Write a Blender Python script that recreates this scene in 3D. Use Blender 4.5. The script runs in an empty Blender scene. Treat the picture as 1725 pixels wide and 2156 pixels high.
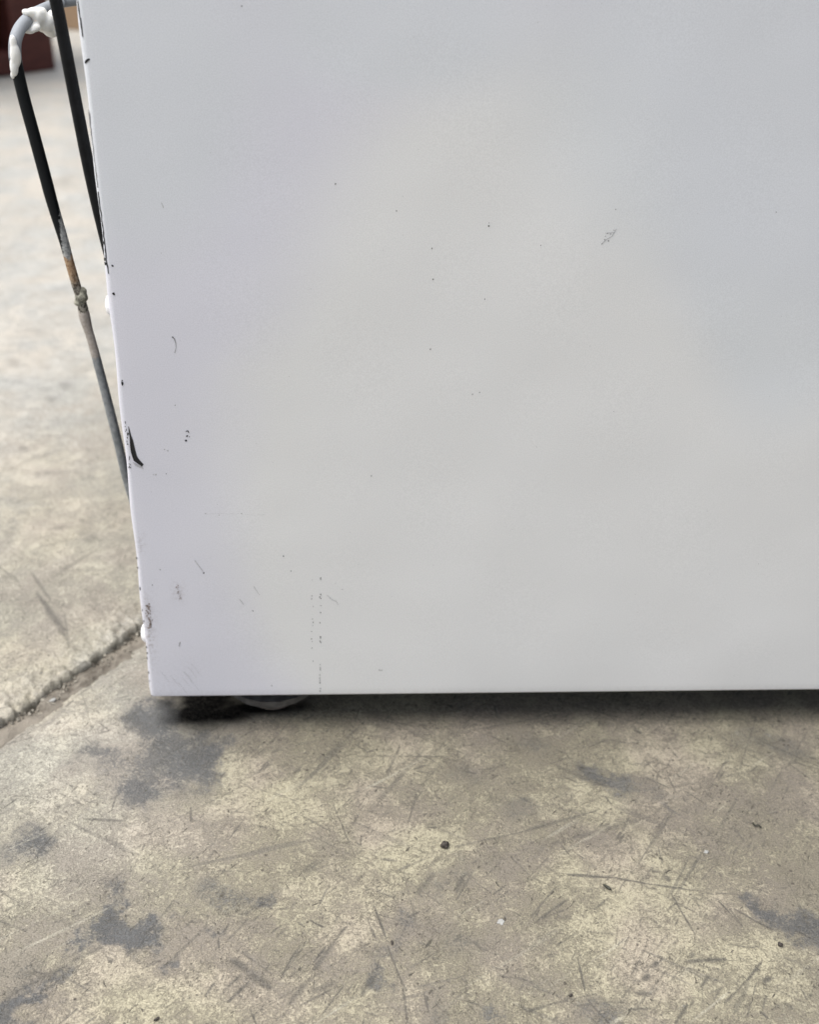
import bpy, bmesh, math, random
import numpy as np
from mathutils import Vector, Matrix, noise as mnoise

random.seed(7)
rng = np.random.default_rng(11)
sc = bpy.context.scene
col = sc.collection

# ------------------------------------------------------------------ camera
# A phone held about 0.30 m over the concrete and 0.35 m from the side panel.
# World: x along the panel, y into the refrigerator, z up; the panel's bent back edge is x = 0, y = 0.
F = 2400.0                       # focal length in units of a 1725 x 2156 picture
CX, CY = 862.5, 1078.0
def unit(v):
    v = np.array(v, float)
    return v / np.linalg.norm(v)
def solve_camera(horizon=-300.0):
    zy = CY + F * F / (CY - horizon)
    vz = (161.5 + 0.1066 * zy - CX, zy - CY)
    s = -15 / 1407.0
    a = vz[0] + s * vz[1]
    b = -CX * vz[0] + (1468 - s * 318 - CY) * vz[1]
    X = (-F * F - b) / a
    ex = unit([X - CX, 1468 + s * (X - 318) - CY, F])
    if ex[0] < 0: ex = -ex
    ez = -unit([vz[0], vz[1], F])
    return np.array([ex, np.cross(ez, ex), ez])
M = solve_camera()
def ray(px, py): return M @ np.array([(px - CX) / F, (py - CY) / F, 1.0])
GAP = 0.019                      # the panel's lower edge above the floor
CAM = np.array([0, 0, GAP]) - 0.44 * ray(318, 1468)
def floor_at(px, py, z=0.0):
    d = ray(px, py); return CAM + d * ((z - CAM[2]) / d[2])
def plane_at(px, py, y=0.0):
    d = ray(px, py); return CAM + d * ((y - CAM[1]) / d[1])
K = 1725 / 2394.0                # picture pixels of the full photograph -> 1725 wide
def fl(px, py, z=0.0): return floor_at(px * K, py * K, z)
def pl(px, py, y=0.0): return plane_at(px * K, py * K, y)

cd = bpy.data.cameras.new('camera'); cam = bpy.data.objects.new('camera', cd); col.objects.link(cam)
r_, u_, b_ = M @ [1, 0, 0], M @ [0, -1, 0], M @ [0, 0, -1]
cam.matrix_world = Matrix(((r_[0], u_[0], b_[0], CAM[0]), (r_[1], u_[1], b_[1], CAM[1]),
                           (r_[2], u_[2], b_[2], CAM[2]), (0, 0, 0, 1)))
cd.sensor_width = 36; cd.lens = F / 2156 * 36
cd.clip_start = 0.01; cd.clip_end = 200
cd.dof.use_dof = True; cd.dof.focus_distance = 0.368; cd.dof.aperture_fstop = cd.lens / 3.1
sc.camera = cam

# ------------------------------------------------------------------ world, sun, exposure
SUN_EL, SUN_AZ = math.radians(67), math.radians(-99)      # azimuth from +y towards +x
w = bpy.data.worlds.new('World'); sc.world = w; w.use_nodes = True
nt = w.node_tree; bg = nt.nodes['Background']
sky = nt.nodes.new('ShaderNodeTexSky'); sky.sky_type = 'NISHITA'; sky.sun_disc = False
sky.sun_elevation = SUN_EL; sky.sun_rotation = SUN_AZ
sky.air_density = 1.0; sky.dust_density = 4.0; sky.ozone_density = 1.0
hs = nt.nodes.new('ShaderNodeHueSaturation'); hs.inputs['Saturation'].default_value = 0.62   # overcast: nearly grey
nt.links.new(sky.outputs[0], hs.inputs['Color']); nt.links.new(hs.outputs[0], bg.inputs['Color'])
bg.inputs['Strength'].default_value = 0.055
sd = bpy.data.lights.new('sun', 'SUN'); sun = bpy.data.objects.new('sun', sd); col.objects.link(sun)
sd.energy = 1.5; sd.angle = math.radians(55); sd.color = (1.0, 0.985, 0.96)
sdir = Vector((math.cos(SUN_EL) * math.sin(SUN_AZ), math.cos(SUN_EL) * math.cos(SUN_AZ), math.sin(SUN_EL)))
sun.rotation_euler = sdir.to_track_quat('Z', 'Y').to_euler()
sun.location = (-3, 3, 5)
vs = sc.view_settings; vs.view_transform = 'Standard'; vs.look = 'None'; vs.gamma = 1.0
vs.exposure = 1.54

# ------------------------------------------------------------------ helpers
def link_mesh(name, verts, faces, mat=None, parent=None, smooth=True):
    me = bpy.data.meshes.new(name)
    me.from_pydata([tuple(map(float, v)) for v in verts], [], [tuple(f) for f in faces])
    me.update()
    if smooth:
        me.polygons.foreach_set('use_smooth', [True] * len(me.polygons))
    o = bpy.data.objects.new(name, me); col.objects.link(o)
    if mat: me.materials.append(mat)
    if parent is not None: o.parent = parent
    return o
def from_bm(name, bm, mat=None, parent=None, smooth=False):
    me = bpy.data.meshes.new(name); bm.normal_update(); bm.to_mesh(me); bm.free()
    if smooth: me.polygons.foreach_set('use_smooth', [True] * len(me.polygons))
    o = bpy.data.objects.new(name, me); col.objects.link(o)
    if mat: me.materials.append(mat)
    if parent is not None: o.parent = parent
    return o
def tag(o, label=None, cat=None, group=None, kind=None):
    if label: o['label'] = label
    if cat: o['category'] = cat
    if group: o['group'] = group
    if kind: o['kind'] = kind
    return o
def empty(name, loc=(0, 0, 0), rz=0.0):
    o = bpy.data.objects.new(name, None); col.objects.link(o)
    o.location = loc; o.rotation_euler = (0, 0, rz); o.empty_display_size = 0.05
    return o
def box(bm, x0, x1, y0, y1, z0, z1, bev=0.0):
    r = bmesh.ops.create_cube(bm, size=1.0)
    for v in r['verts']:
        v.co = Vector(((x0 + x1) / 2 + v.co.x * (x1 - x0), (y0 + y1) / 2 + v.co.y * (y1 - y0), (z0 + z1) / 2 + v.co.z * (z1 - z0)))
    if bev > 0:
        es = {e for v in r['verts'] for e in v.link_edges}
        bmesh.ops.bevel(bm, geom=list(es), offset=bev, segments=2, profile=0.6, affect='EDGES')
def lathe(prof, n=32, axis='z'):
    vs_, fs = [], []
    for (r, h) in prof:
        for k in range(n):
            a = 2 * math.pi * k / n
            p = (r * math.cos(a), r * math.sin(a), h)
            vs_.append(p if axis == 'z' else (-p[2], p[0], p[1]))      # axis 'x': h grows towards -x
    for i in range(len(prof) - 1):
        for k in range(n):
            k2 = (k + 1) % n
            fs.append((i * n + k, i * n + k2, (i + 1) * n + k2, (i + 1) * n + k))
    fs.append(tuple(range((len(prof) - 1) * n, len(prof) * n)))
    fs.append(tuple(reversed(range(n))))
    return vs_, fs
def attr(me, name, arr):
    a = me.attributes.new(name, 'FLOAT', 'POINT')
    a.data.foreach_set('value', np.ascontiguousarray(arr, dtype=np.float32).ravel())

# value noise for vertex fields
_lat = rng.random((256, 256))
def vnoise(x, y, seed=0):
    x = x + seed * 17.31; y = y + seed * 9.77
    xi, yi = np.floor(x).astype(int), np.floor(y).astype(int)
    fx, fy = x - xi, y - yi
    fx = fx * fx * (3 - 2 * fx); fy = fy * fy * (3 - 2 * fy)
    g = lambda a, b: _lat[a & 255, b & 255]
    return (g(xi, yi) * (1 - fx) + g(xi + 1, yi) * fx) * (1 - fy) + (g(xi, yi + 1) * (1 - fx) + g(xi + 1, yi + 1) * fx) * fy
def fbm(x, y, octv=4, seed=0, gain=0.5):
    s = 0; a = 1; t = 0
    for i in range(octv):
        s = s + a * vnoise(x * 2 ** i, y * 2 ** i, seed + i * 3); t += a; a *= gain
    return s / t
def sstep(a, b, x):
    t = np.clip((x - a) / (b - a), 0, 1); return t * t * (3 - 2 * t)

# node helpers
class NB:
    def __init__(s, name):
        s.m = bpy.data.materials.new(name); s.m.use_nodes = True
        s.t = s.m.node_tree; s.b = s.t.nodes['Principled BSDF']
        s.geo = s.t.nodes.new('ShaderNodeNewGeometry')
        s.tc = s.t.nodes.new('ShaderNodeTexCoord')
    def n(s, typ, **kw):
        nd = s.t.nodes.new(typ)
        for k, v in kw.items(): setattr(nd, k, v)
        return nd
    def put(s, v, sock):
        if isinstance(v, bpy.types.NodeSocket): s.t.links.new(v, sock)
        elif isinstance(v, tuple) and len(v) == 3 and sock.type == 'RGBA': sock.default_value = (*v, 1)
        else: sock.default_value = v
    def noise(s, scale, detail=4, rough=0.55, dist=0.0, vec=None):
        nd = s.n('ShaderNodeTexNoise'); nd.inputs['Scale'].default_value = scale; nd.inputs['Detail'].default_value = detail
        nd.inputs['Roughness'].default_value = rough; nd.inputs['Distortion'].default_value = dist
        s.put(vec if vec is not None else s.tc.outputs['Object'], nd.inputs['Vector'])
        return nd.outputs['Fac']
    def vor(s, scale, feature='F1', rnd=1.0, vec=None, out='Distance'):
        nd = s.n('ShaderNodeTexVoronoi', feature=feature); nd.inputs['Scale'].default_value = scale; nd.inputs['Randomness'].default_value = rnd
        s.put(vec if vec is not None else s.tc.outputs['Object'], nd.inputs['Vector'])
        return nd.outputs[out]
    def mapv(s, scale=(1, 1, 1), rot=(0, 0, 0), vec=None):
        nd = s.n('ShaderNodeMapping'); nd.inputs['Scale'].default_value = scale; nd.inputs['Rotation'].default_value = rot
        s.put(vec if vec is not None else s.tc.outputs['Object'], nd.inputs['Vector']); return nd.outputs[0]
    def math(s, op, a, b=0.0, c=0.0):
        nd = s.n('ShaderNodeMath', operation=op)
        s.put(a, nd.inputs[0]); s.put(b, nd.inputs[1])
        if op == 'MULTIPLY_ADD': s.put(c, nd.inputs[2])
        return nd.outputs[0]
    def step(s, v, lo, hi, a=0.0, b=1.0):
        nd = s.n('ShaderNodeMapRange', interpolation_type='SMOOTHSTEP')
        s.put(v, nd.inputs[0]); nd.inputs[1].default_value = lo; nd.inputs[2].default_value = hi
        nd.inputs[3].default_value = a; nd.inputs[4].default_value = b; return nd.outputs[0]
    def mix(s, f, a, b, mode='MIX'):
        nd = s.n('ShaderNodeMix', data_type='RGBA', blend_type=mode)
        s.put(f, nd.inputs[0]); s.put(a, nd.inputs[6]); s.put(b, nd.inputs[7]); return nd.outputs[2]
    def attr(s, name):
        nd = s.n('ShaderNodeAttribute', attribute_name=name); return nd.outputs['Fac']
    def bump(s, h, strength=0.3, dist=0.001, prev=None):
        nd = s.n('ShaderNodeBump'); nd.inputs['Strength'].default_value = strength; nd.inputs['Distance'].default_value = dist
        s.put(h, nd.inputs['Height'])
        if prev is not None: s.put(prev, nd.inputs['Normal'])
        return nd.outputs[0]
    def done(s, color, rough=0.5, metal=0.0, normal=None, spec=None):
        s.put(color, s.b.inputs['Base Color']); s.put(rough, s.b.inputs['Roughness']); s.put(metal, s.b.inputs['Metallic'])
        if normal is not None: s.put(normal, s.b.inputs['Normal'])
        if spec is not None: s.b.inputs['Specular IOR Level'].default_value = spec
        return s.m

# ------------------------------------------------------------------ materials
def mat_concrete():
    n = NB('worn_concrete')
    cover, gray, scr, pale = n.attr('cover'), n.attr('gray'), n.attr('scratch'), n.attr('paleness')
    warp = n.n('ShaderNodeVectorMath', operation='ADD')
    wn = n.n('ShaderNodeTexNoise'); wn.inputs['Scale'].default_value = 60; wn.inputs['Detail'].default_value = 3
    n.put(n.tc.outputs['Object'], wn.inputs['Vector'])
    ws = n.n('ShaderNodeVectorMath', operation='SCALE'); n.put(wn.outputs['Color'], ws.inputs[0]); ws.inputs['Scale'].default_value = 0.012
    n.put(n.tc.outputs['Object'], warp.inputs[0]); n.put(ws.outputs[0], warp.inputs[1]); W = warp.outputs[0]
    lo = n.noise(16, 4, 0.55); lo2 = n.noise(27, 3, 0.5, vec=n.mapv(rot=(0, 0, 1.1)))
    mid = n.noise(130, 7, 0.68, 0.4, vec=W); fine = n.noise(620, 5, 0.65, 0.3)
    grain = n.noise(1900, 3, 0.6)
    streak = n.noise(55, 6, 0.65, 0.2, vec=n.mapv((0.3, 1.0, 1.0), vec=n.mapv(rot=(0, 0, -0.9))))
    # cream skin of the slab, worn through to grey-brown paste
    P = n.step(n.math('ADD', n.math('ADD', n.math('MULTIPLY', lo, 0.8), n.math('MULTIPLY', mid, 0.6)), n.math('MULTIPLY', cover, 0.34)), 0.40, 1.02)
    tiny = n.noise(1350, 4, 0.7)
    v = n.math('MULTIPLY_ADD', mid, 0.17, n.math('MULTIPLY', fine, 0.38))
    v = n.math('ADD', v, n.math('MULTIPLY', tiny, 0.34))
    v = n.math('ADD', v, n.math('MULTIPLY', streak, 0.13))
    v = n.math('ADD', v, n.math('MULTIPLY', n.math('SUBTRACT', P, 0.5), 0.10))
    fm = n.step(v, 0.445, 0.575)
    skin = n.math('ADD', n.math('MULTIPLY', P, 0.30), n.math('MULTIPLY', fm, 0.70))
    paste = n.mix(n.step(lo2, 0.35, 0.65), (0.193, 0.172, 0.130), (0.195, 0.172, 0.140))
    cream = n.mix(n.step(lo2, 0.42, 0.66), (0.368, 0.336, 0.240), (0.355, 0.311, 0.240))
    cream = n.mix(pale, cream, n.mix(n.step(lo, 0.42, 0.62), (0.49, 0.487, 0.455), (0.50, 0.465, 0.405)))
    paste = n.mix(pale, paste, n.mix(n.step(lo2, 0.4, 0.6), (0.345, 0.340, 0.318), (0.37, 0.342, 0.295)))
    c = n.mix(skin, paste, cream)
    # blue-grey stains, soft in outline, broken up by the texture of the skin
    g = n.math('ADD', gray, n.math('MULTIPLY', n.math('SUBTRACT', mid, 0.5), 2.2))
    g = n.math('ADD', g, n.math('MULTIPLY', n.math('SUBTRACT', fine, 0.5), 2.0))
    g = n.math('ADD', g, n.math('MULTIPLY', n.math('SUBTRACT', tiny, 0.5), 2.6))
    gm = n.math('MULTIPLY', n.step(g, 0.05, 1.05), n.step(gray, 0.0, 0.6))
    c = n.mix(n.math('MULTIPLY', gm, 0.88), c, n.mix(fm, (0.085, 0.089, 0.092), (0.125, 0.122, 0.118)))
    # drag scuffs: bundles of strokes in two directions, dark and pale
    for (rz_, sc_, th, dcol, amt, ms) in [(0.95, 210, 0.60, (0.105, 0.098, 0.085), 0.58, 15), (-0.55, 260, 0.60, (0.115, 0.108, 0.097), 0.50, 19), (0.60, 240, 0.60, (0.44, 0.415, 0.33), 0.65, 17), (0.25, 190, 0.61, (0.11, 0.103, 0.092), 0.48, 21)]:
        sv = n.mapv((0.05, 1.0, 1.0), vec=n.mapv(rot=(0, 0, -rz_)))
        st_ = n.noise(sc_, 3, 0.55, 0.0, vec=sv)
        mk = n.step(n.noise(ms, 2, 0.5, vec=n.mapv(rot=(0, 0, rz_ * 3))), 0.50, 0.64)
        k_ = n.math('MULTIPLY', n.math('MULTIPLY', n.step(st_, th, th + 0.06), mk), n.step(fine, 0.3, 0.55, 0.4, 1.0))
        k_ = n.math('MULTIPLY', k_, n.math('SUBTRACT', 1.0, n.math('MULTIPLY', pale, 0.75)))
        c = n.mix(n.math('MULTIPLY', k_, amt), c, dcol)
    # wormy pitting of the skin
    wn2 = n.noise(390, 3, 0.5, 0.8, vec=W)
    worm = n.math('MULTIPLY', n.step(n.math('ABSOLUTE', n.math('SUBTRACT', wn2, 0.5)), 0.006, 0.030, 1.0, 0.0), n.step(n.noise(75, 4, 0.6), 0.42, 0.62))
    wn3 = n.noise(820, 2, 0.5, 0.6, vec=n.mapv((1.0, 0.42, 1.0), vec=n.mapv(rot=(0, 0, -0.5))))
    wn4 = n.noise(700, 2, 0.5, 0.5, vec=n.mapv((0.35, 1.0, 1.0), vec=n.mapv(rot=(0, 0, -0.85))))
    fleck = n.math('MULTIPLY', n.step(n.math('MAXIMUM', wn3, wn4), 0.66, 0.73), n.step(n.noise(60, 4, 0.6, vec=n.mapv(rot=(0, 0, .7))), 0.34, 0.58))
    pit = n.math('MAXIMUM', n.math('MULTIPLY', worm, 0.55), fleck)
    c = n.mix(n.math('MULTIPLY', n.math('MULTIPLY', pit, 0.95), n.math('SUBTRACT', 1.0, n.math('MULTIPLY', pale, 0.7))), c, (0.085, 0.077, 0.060))
    # scratches and nicks
    sm = n.math('MULTIPLY', scr, n.step(fine, 0.30, 0.55, 0.65, 1.0))
    c = n.mix(n.math('MULTIPLY', sm, 0.95), c, (0.088, 0.083, 0.073))
    # pits and specks
    vd = n.vor(420, vec=W); ss = n.math('MULTIPLY', n.step(vd, 0.13, 0.22, 1.0, 0.0), n.step(n.noise(90, 3), 0.46, 0.60))
    vd2 = n.vor(150); s2 = n.math('MULTIPLY', n.step(vd2, 0.07, 0.11, 1.0, 0.0), n.step(n.noise(41, 2), 0.45, 0.55))
    near = n.math('SUBTRACT', 1.0, n.math('MULTIPLY', pale, 0.8))
    c = n.mix(n.math('MULTIPLY', n.math('MULTIPLY', ss, 0.55), near), c, (0.12, 0.11, 0.095))
    c = n.mix(n.math('MULTIPLY', n.math('MULTIPLY', s2, 0.75), near), c, (0.07, 0.06, 0.05))
    c = n.mix(n.math('MULTIPLY', n.attr('painted_shade'), n.step(fine, 0.25, 0.6, 0.93, 1.0)), c, (0.007, 0.0068, 0.0065))  # shade under the panel, painted near-black into the floor colour
    gr = n.step(grain, 0.28, 0.72, 0.74, 1.24)
    gv = n.n('ShaderNodeVectorMath', operation='SCALE'); n.put(c, gv.inputs[0]); n.put(gr, gv.inputs['Scale'])
    h = n.math('ADD', n.math('MULTIPLY', fm, 0.45), n.math('ADD', n.math('MULTIPLY', fine, 0.45), n.math('MULTIPLY', tiny, 0.35)))
    h = n.math('SUBTRACT', h, n.math('MULTIPLY', scr, 0.5)); h = n.math('SUBTRACT', h, n.math('MULTIPLY', ss, 0.5)); h = n.math('SUBTRACT', h, n.math('MULTIPLY', pit, 0.5))
    b1 = n.bump(h, 0.8, 0.0006)
    m_ = n.done(gv.outputs[0], n.step(mid, 0.3, 0.7, 0.62, 0.82), 0.0, b1, 0.4)
    n.put(n.math('MULTIPLY', n.math('SUBTRACT', 1.0, n.attr('painted_shade')), 0.4), n.b.inputs['Specular IOR Level'])
    return m_
def mat_dirt():
    n = NB('joint_dirt')
    f = n.noise(300, 6, 0.7); g = n.noise(40, 3)
    c = n.mix(n.step(f, 0.35, 0.65), (0.12, 0.105, 0.086), (0.225, 0.203, 0.168))
    c = n.mix(n.step(g, 0.45, 0.62), c, (0.255, 0.228, 0.188))
    return n.done(c, 0.95, 0, n.bump(f, 0.8, 0.002), 0.2)
def mat_panel():
    n = NB('white_appliance_paint')
    lit, blu = n.attr('lit_tint'), n.attr('sky_tint'); t = n.noise(9, 3, 0.5, 0.6); t2 = n.noise(5.5, 2, 0.5, vec=n.mapv(rot=(0.3, 0.8, 0.2)))
    c = n.mix(n.step(n.math('ADD', lit, n.math('MULTIPLY', n.math('SUBTRACT', t, 0.5), 0.7)), 0.2, 0.8), (0.705, 0.706, 0.768), (0.785, 0.788, 0.782))      # uneven light on the enamel, painted in as tint
    c = n.mix(n.step(n.math('ADD', blu, n.math('MULTIPLY', n.math('SUBTRACT', t2, 0.5), 0.6)), 0.25, 0.8, 0.0, 0.75), c, (0.705, 0.735, 0.765))  # cool sky tint painted into the white
    gn = n.noise(2600, 2, 0.6)
    gv = n.n('ShaderNodeVectorMath', operation='SCALE'); n.put(c, gv.inputs[0]); n.put(n.step(gn, 0.25, 0.75, 0.94, 1.055), gv.inputs['Scale'])
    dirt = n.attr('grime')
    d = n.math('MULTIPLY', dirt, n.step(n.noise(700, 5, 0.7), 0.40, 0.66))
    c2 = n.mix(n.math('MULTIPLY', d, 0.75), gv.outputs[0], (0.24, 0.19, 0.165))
    orange = n.noise(900, 2, 0.4); wave = n.noise(14, 2, 0.4)
    b = n.bump(orange, 0.05, 0.0003); b = n.bump(wave, 0.30, 0.004, b)
    return n.done(c2, 0.42, 0, b, 0.45)
def mat_simple(name, c, rough=0.5, metal=0.0, var=0.15, scale=200, spec=None, bump=0.0):
    n = NB(name); f = n.noise(scale, 4, 0.6)
    cc = n.mix(n.step(f, 0.3, 0.7), tuple(x * (1 - var) for x in c), tuple(min(1, x * (1 + var)) for x in c))
    return n.done(cc, rough, metal, n.bump(f, bump, 0.001) if bump else None, spec)
def mat_tube():
    # black paint, chipped to zinc, rusted, then smeared with tan filler, bare steel below: 't' runs down the tube
    n = NB('worn_condenser_tube')
    t = n.attr('t'); side = n.attr('side')
    f = n.noise(420, 5, 0.65); f2 = n.noise(900, 4, 0.7)
    tt = n.math('ADD', t, n.math('MULTIPLY', n.math('SUBTRACT', f, 0.5), 0.05))
    black = n.mix(f, (0.005, 0.006, 0.007), (0.010, 0.0115, 0.013))
    zinc = n.mix(n.step(f2, 0.35, 0.65), (0.20, 0.21, 0.215), (0.42, 0.43, 0.42))
    rust = n.mix(n.step(f2, 0.35, 0.62), (0.20, 0.11, 0.055), (0.43, 0.30, 0.19))
    soot = n.mix(n.step(f2, 0.42, 0.58), (0.045, 0.04, 0.034), (0.28, 0.26, 0.22))
    tan = n.mix(n.step(f2, 0.35, 0.7), (0.33, 0.295, 0.26), (0.46, 0.42, 0.385))
    steel = n.mix(n.step(f, 0.3, 0.7), (0.20, 0.215, 0.225), (0.33, 0.345, 0.355))
    greyblue = (0.30, 0.32, 0.345)
    def at(x, wd=0.004): return n.step(tt, x - wd, x + wd)
    c = n.mix(at(0.118, 0.008), greyblue, black)
    chip = n.step(n.math('ADD', n.math('ADD', tt, n.math('MULTIPLY', side, 0.05)), n.math('MULTIPLY', n.math('SUBTRACT', f2, 0.5), 0.06)), 0.455, 0.470)
    c = n.mix(chip, c, zinc)
    c = n.mix(at(0.505), c, rust); c = n.mix(at(0.548, 0.02), c, soot); c = n.mix(at(0.615), c, tan); c = n.mix(at(0.705), c, steel)
    met = n.math('MULTIPLY', at(0.705), 0.35)
    return n.done(c, n.step(f, 0.3, 0.7, 0.42, 0.6), met, n.bump(f2, 0.25, 0.0006), 0.16)
def mat_wood():
    n = NB('dark_red_wood')
    g = n.noise(30, 5, 0.6, 0.5, vec=n.mapv((1, 1, 6))); f = n.noise(12, 3)
    c = n.mix(n.step(g, 0.3, 0.7), (0.060, 0.0165, 0.013), (0.095, 0.028, 0.021))
    c = n.mix(n.step(f, 0.5, 0.68, 0, 0.5), c, (0.12, 0.05, 0.04))
    return n.done(c, 0.6, 0, n.bump(g, 0.3, 0.002), 0.3)
MC, MD, MP, MT, MW = mat_concrete(), mat_dirt(), mat_panel(), mat_tube(), mat_wood()
M_black = mat_simple('black_tube_paint', (0.006, 0.0065, 0.0075), 0.42, 0, 0.4, 300, 0.14, 0.1)
M_chip = mat_simple('bare_dark_metal', (0.008, 0.008, 0.010), 0.7, 0, 0.5, 2500)
M_faint = mat_simple('grey_scuff', (0.38, 0.38, 0.385), 0.6, 0, 0.3, 2500)
M_mid = mat_simple('dark_grey_scuff', (0.19, 0.19, 0.195), 0.6, 0, 0.4, 2500)
M_brown = mat_simple('brown_grime', (0.30, 0.25, 0.23), 0.8, 0, 0.35, 2000)
M_screw = mat_simple('white_screw_paint', (0.86, 0.86, 0.88), 0.35, 0, 0.02, 300, 0.5)
M_seal = mat_simple('white_sealant', (0.80, 0.80, 0.77), 0.55, 0, 0.05, 250, 0.4, 0.15)
M_seal.node_tree.nodes['Principled BSDF'].inputs['Subsurface Weight'].default_value = 0.5; M_seal.node_tree.nodes['Principled BSDF'].inputs['Subsurface Scale'].default_value = 0.002; M_seal.node_tree.nodes['Principled BSDF'].inputs['Subsurface Radius'].default_value = (1.0, 0.95, 0.85)
M_putty = mat_simple('weld_bead_putty', (0.24, 0.235, 0.19), 0.7, 0, 0.55, 800, 0.3, 0.5)
M_foot = mat_simple('dark_grey_plastic', (0.085, 0.082, 0.08), 0.5, 0, 0.3, 300, 0.5)
M_footpad = mat_simple('rubber_pad', (0.42, 0.34, 0.29), 0.7, 0, 0.3, 400)
M_under = mat_simple('galvanised_underside', (0.06, 0.06, 0.06), 0.7, 0, 0.2, 80)
M_back = mat_simple('grey_back_sheet', (0.42, 0.43, 0.44), 0.5, 0.3, 0.1, 30)
M_white = mat_simple('plain_white_enamel', (0.77, 0.775, 0.785), 0.4, 0, 0.02, 20)
M_comp = mat_simple('black_compressor_paint', (0.012, 0.012, 0.013), 0.4, 0, 0.2, 60)
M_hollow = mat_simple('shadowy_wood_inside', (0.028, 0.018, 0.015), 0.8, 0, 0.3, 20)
M_card = mat_simple('tan_cardboard', (0.40, 0.275, 0.175), 0.8, 0, 0.06, 40)
M_tape = mat_simple('parcel_tape', (0.42, 0.32, 0.20), 0.35, 0, 0.05, 40)
M_grit = mat_simple('dark_grit', (0.055, 0.047, 0.040), 0.7, 0, 0.6, 900, 0.3, 0.6)
M_loose = mat_simple('concrete_crumbs', (0.26, 0.24, 0.20), 0.85, 0, 0.5, 500, 0.3, 0.4)
M_husk = mat_simple('seed_husk', (0.028, 0.028, 0.018), 0.5, 0, 0.5, 1200)
M_flake = mat_simple('white_paint_flake', (0.34, 0.34, 0.32), 0.7, 0, 0.08, 900)

# ------------------------------------------------------------------ floor: two concrete slabs and the dirt-filled joint
J0 = np.array([-0.062, 0.008]); U = unit([0.047, 0.066]); V = np.array([U[1], -U[0]])   # u along the joint, v towards the viewer's slab
def to_xy(u, v): return J0[0] + u * U[0] + v * V[0], J0[1] + u * U[1] + v * V[1]
def to_uv(p): d = np.array(p[:2]) - J0; return d @ U, d @ V
def axis(lo, hi, step, far, grow=1.06):
    a = list(np.arange(lo, hi + step * 0.5, step)); s = step; x = a[-1]
    while x < far: s = min(s * grow, 4.0); x += s; a.append(x)
    s = step; x = a[0]; pre = []
    while x > -far: s = min(s * grow, 4.0); x -= s; pre.append(x)
    return np.array(pre[::-1] + a)
def axis_one(lo, hi, step, far, grow=1.06):
    a = list(np.arange(lo, hi + step * 0.5, step)); s = step; x = a[-1]
    while x < far: s = min(s * grow, 4.0); x += s; a.append(x)
    return np.array(a)
def grid_mesh(name, X, Y, Z, mat, parent, flip=False):
    nu, nv = X.shape
    co = np.stack([X, Y, Z], -1).reshape(-1, 3).astype(np.float32)
    i = np.arange(nu - 1)[:, None] * nv + np.arange(nv - 1)[None, :]
    q = np.stack([i, i + nv, i + nv + 1, i + 1], -1).reshape(-1, 4)
    if flip: q = q[:, ::-1]
    me = bpy.data.meshes.new(name)
    me.vertices.add(len(co)); me.vertices.foreach_set('co', co.ravel())
    me.loops.add(q.size); me.loops.foreach_set('vertex_index', np.ascontiguousarray(q, dtype=np.int32).ravel())
    me.polygons.add(len(q)); me.polygons.foreach_set('loop_start', np.arange(0, q.size, 4, dtype=np.int32))
    me.polygons.foreach_set('use_smooth', np.ones(len(q), dtype=bool))
    me.update(calc_edges=True); me.validate()
    me.materials.append(mat)
    o = bpy.data.objects.new(name, me); col.objects.link(o)
    if parent is not None: o.parent = parent
    return o

# base bed with the dirt that shows in the joint
ua = axis(-0.05, 0.16, 0.0015, 45, 1.12); va = axis(-0.03, 0.03, 0.001, 45, 1.12)
UU, VV = np.meshgrid(ua, va, indexing='ij'); X, Y = to_xy(UU, VV)
near = np.exp(-(VV / 0.022) ** 4)
Z = -0.03 + near * (0.0284 + 0.0045 * (fbm(X * 160, Y * 160, 5, 5, .6) - 0.5) - 0.0010 * sstep(0.0030, -0.001, VV) - 0.003 * sstep(0.010, 0.020, VV) - 0.0035 * sstep(0.6, 0.72, fbm(X * 70, Y * 70, 3, 55)))
floor = grid_mesh('floor', X, Y, Z, MD, None, True); tag(floor, kind='structure')

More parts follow.
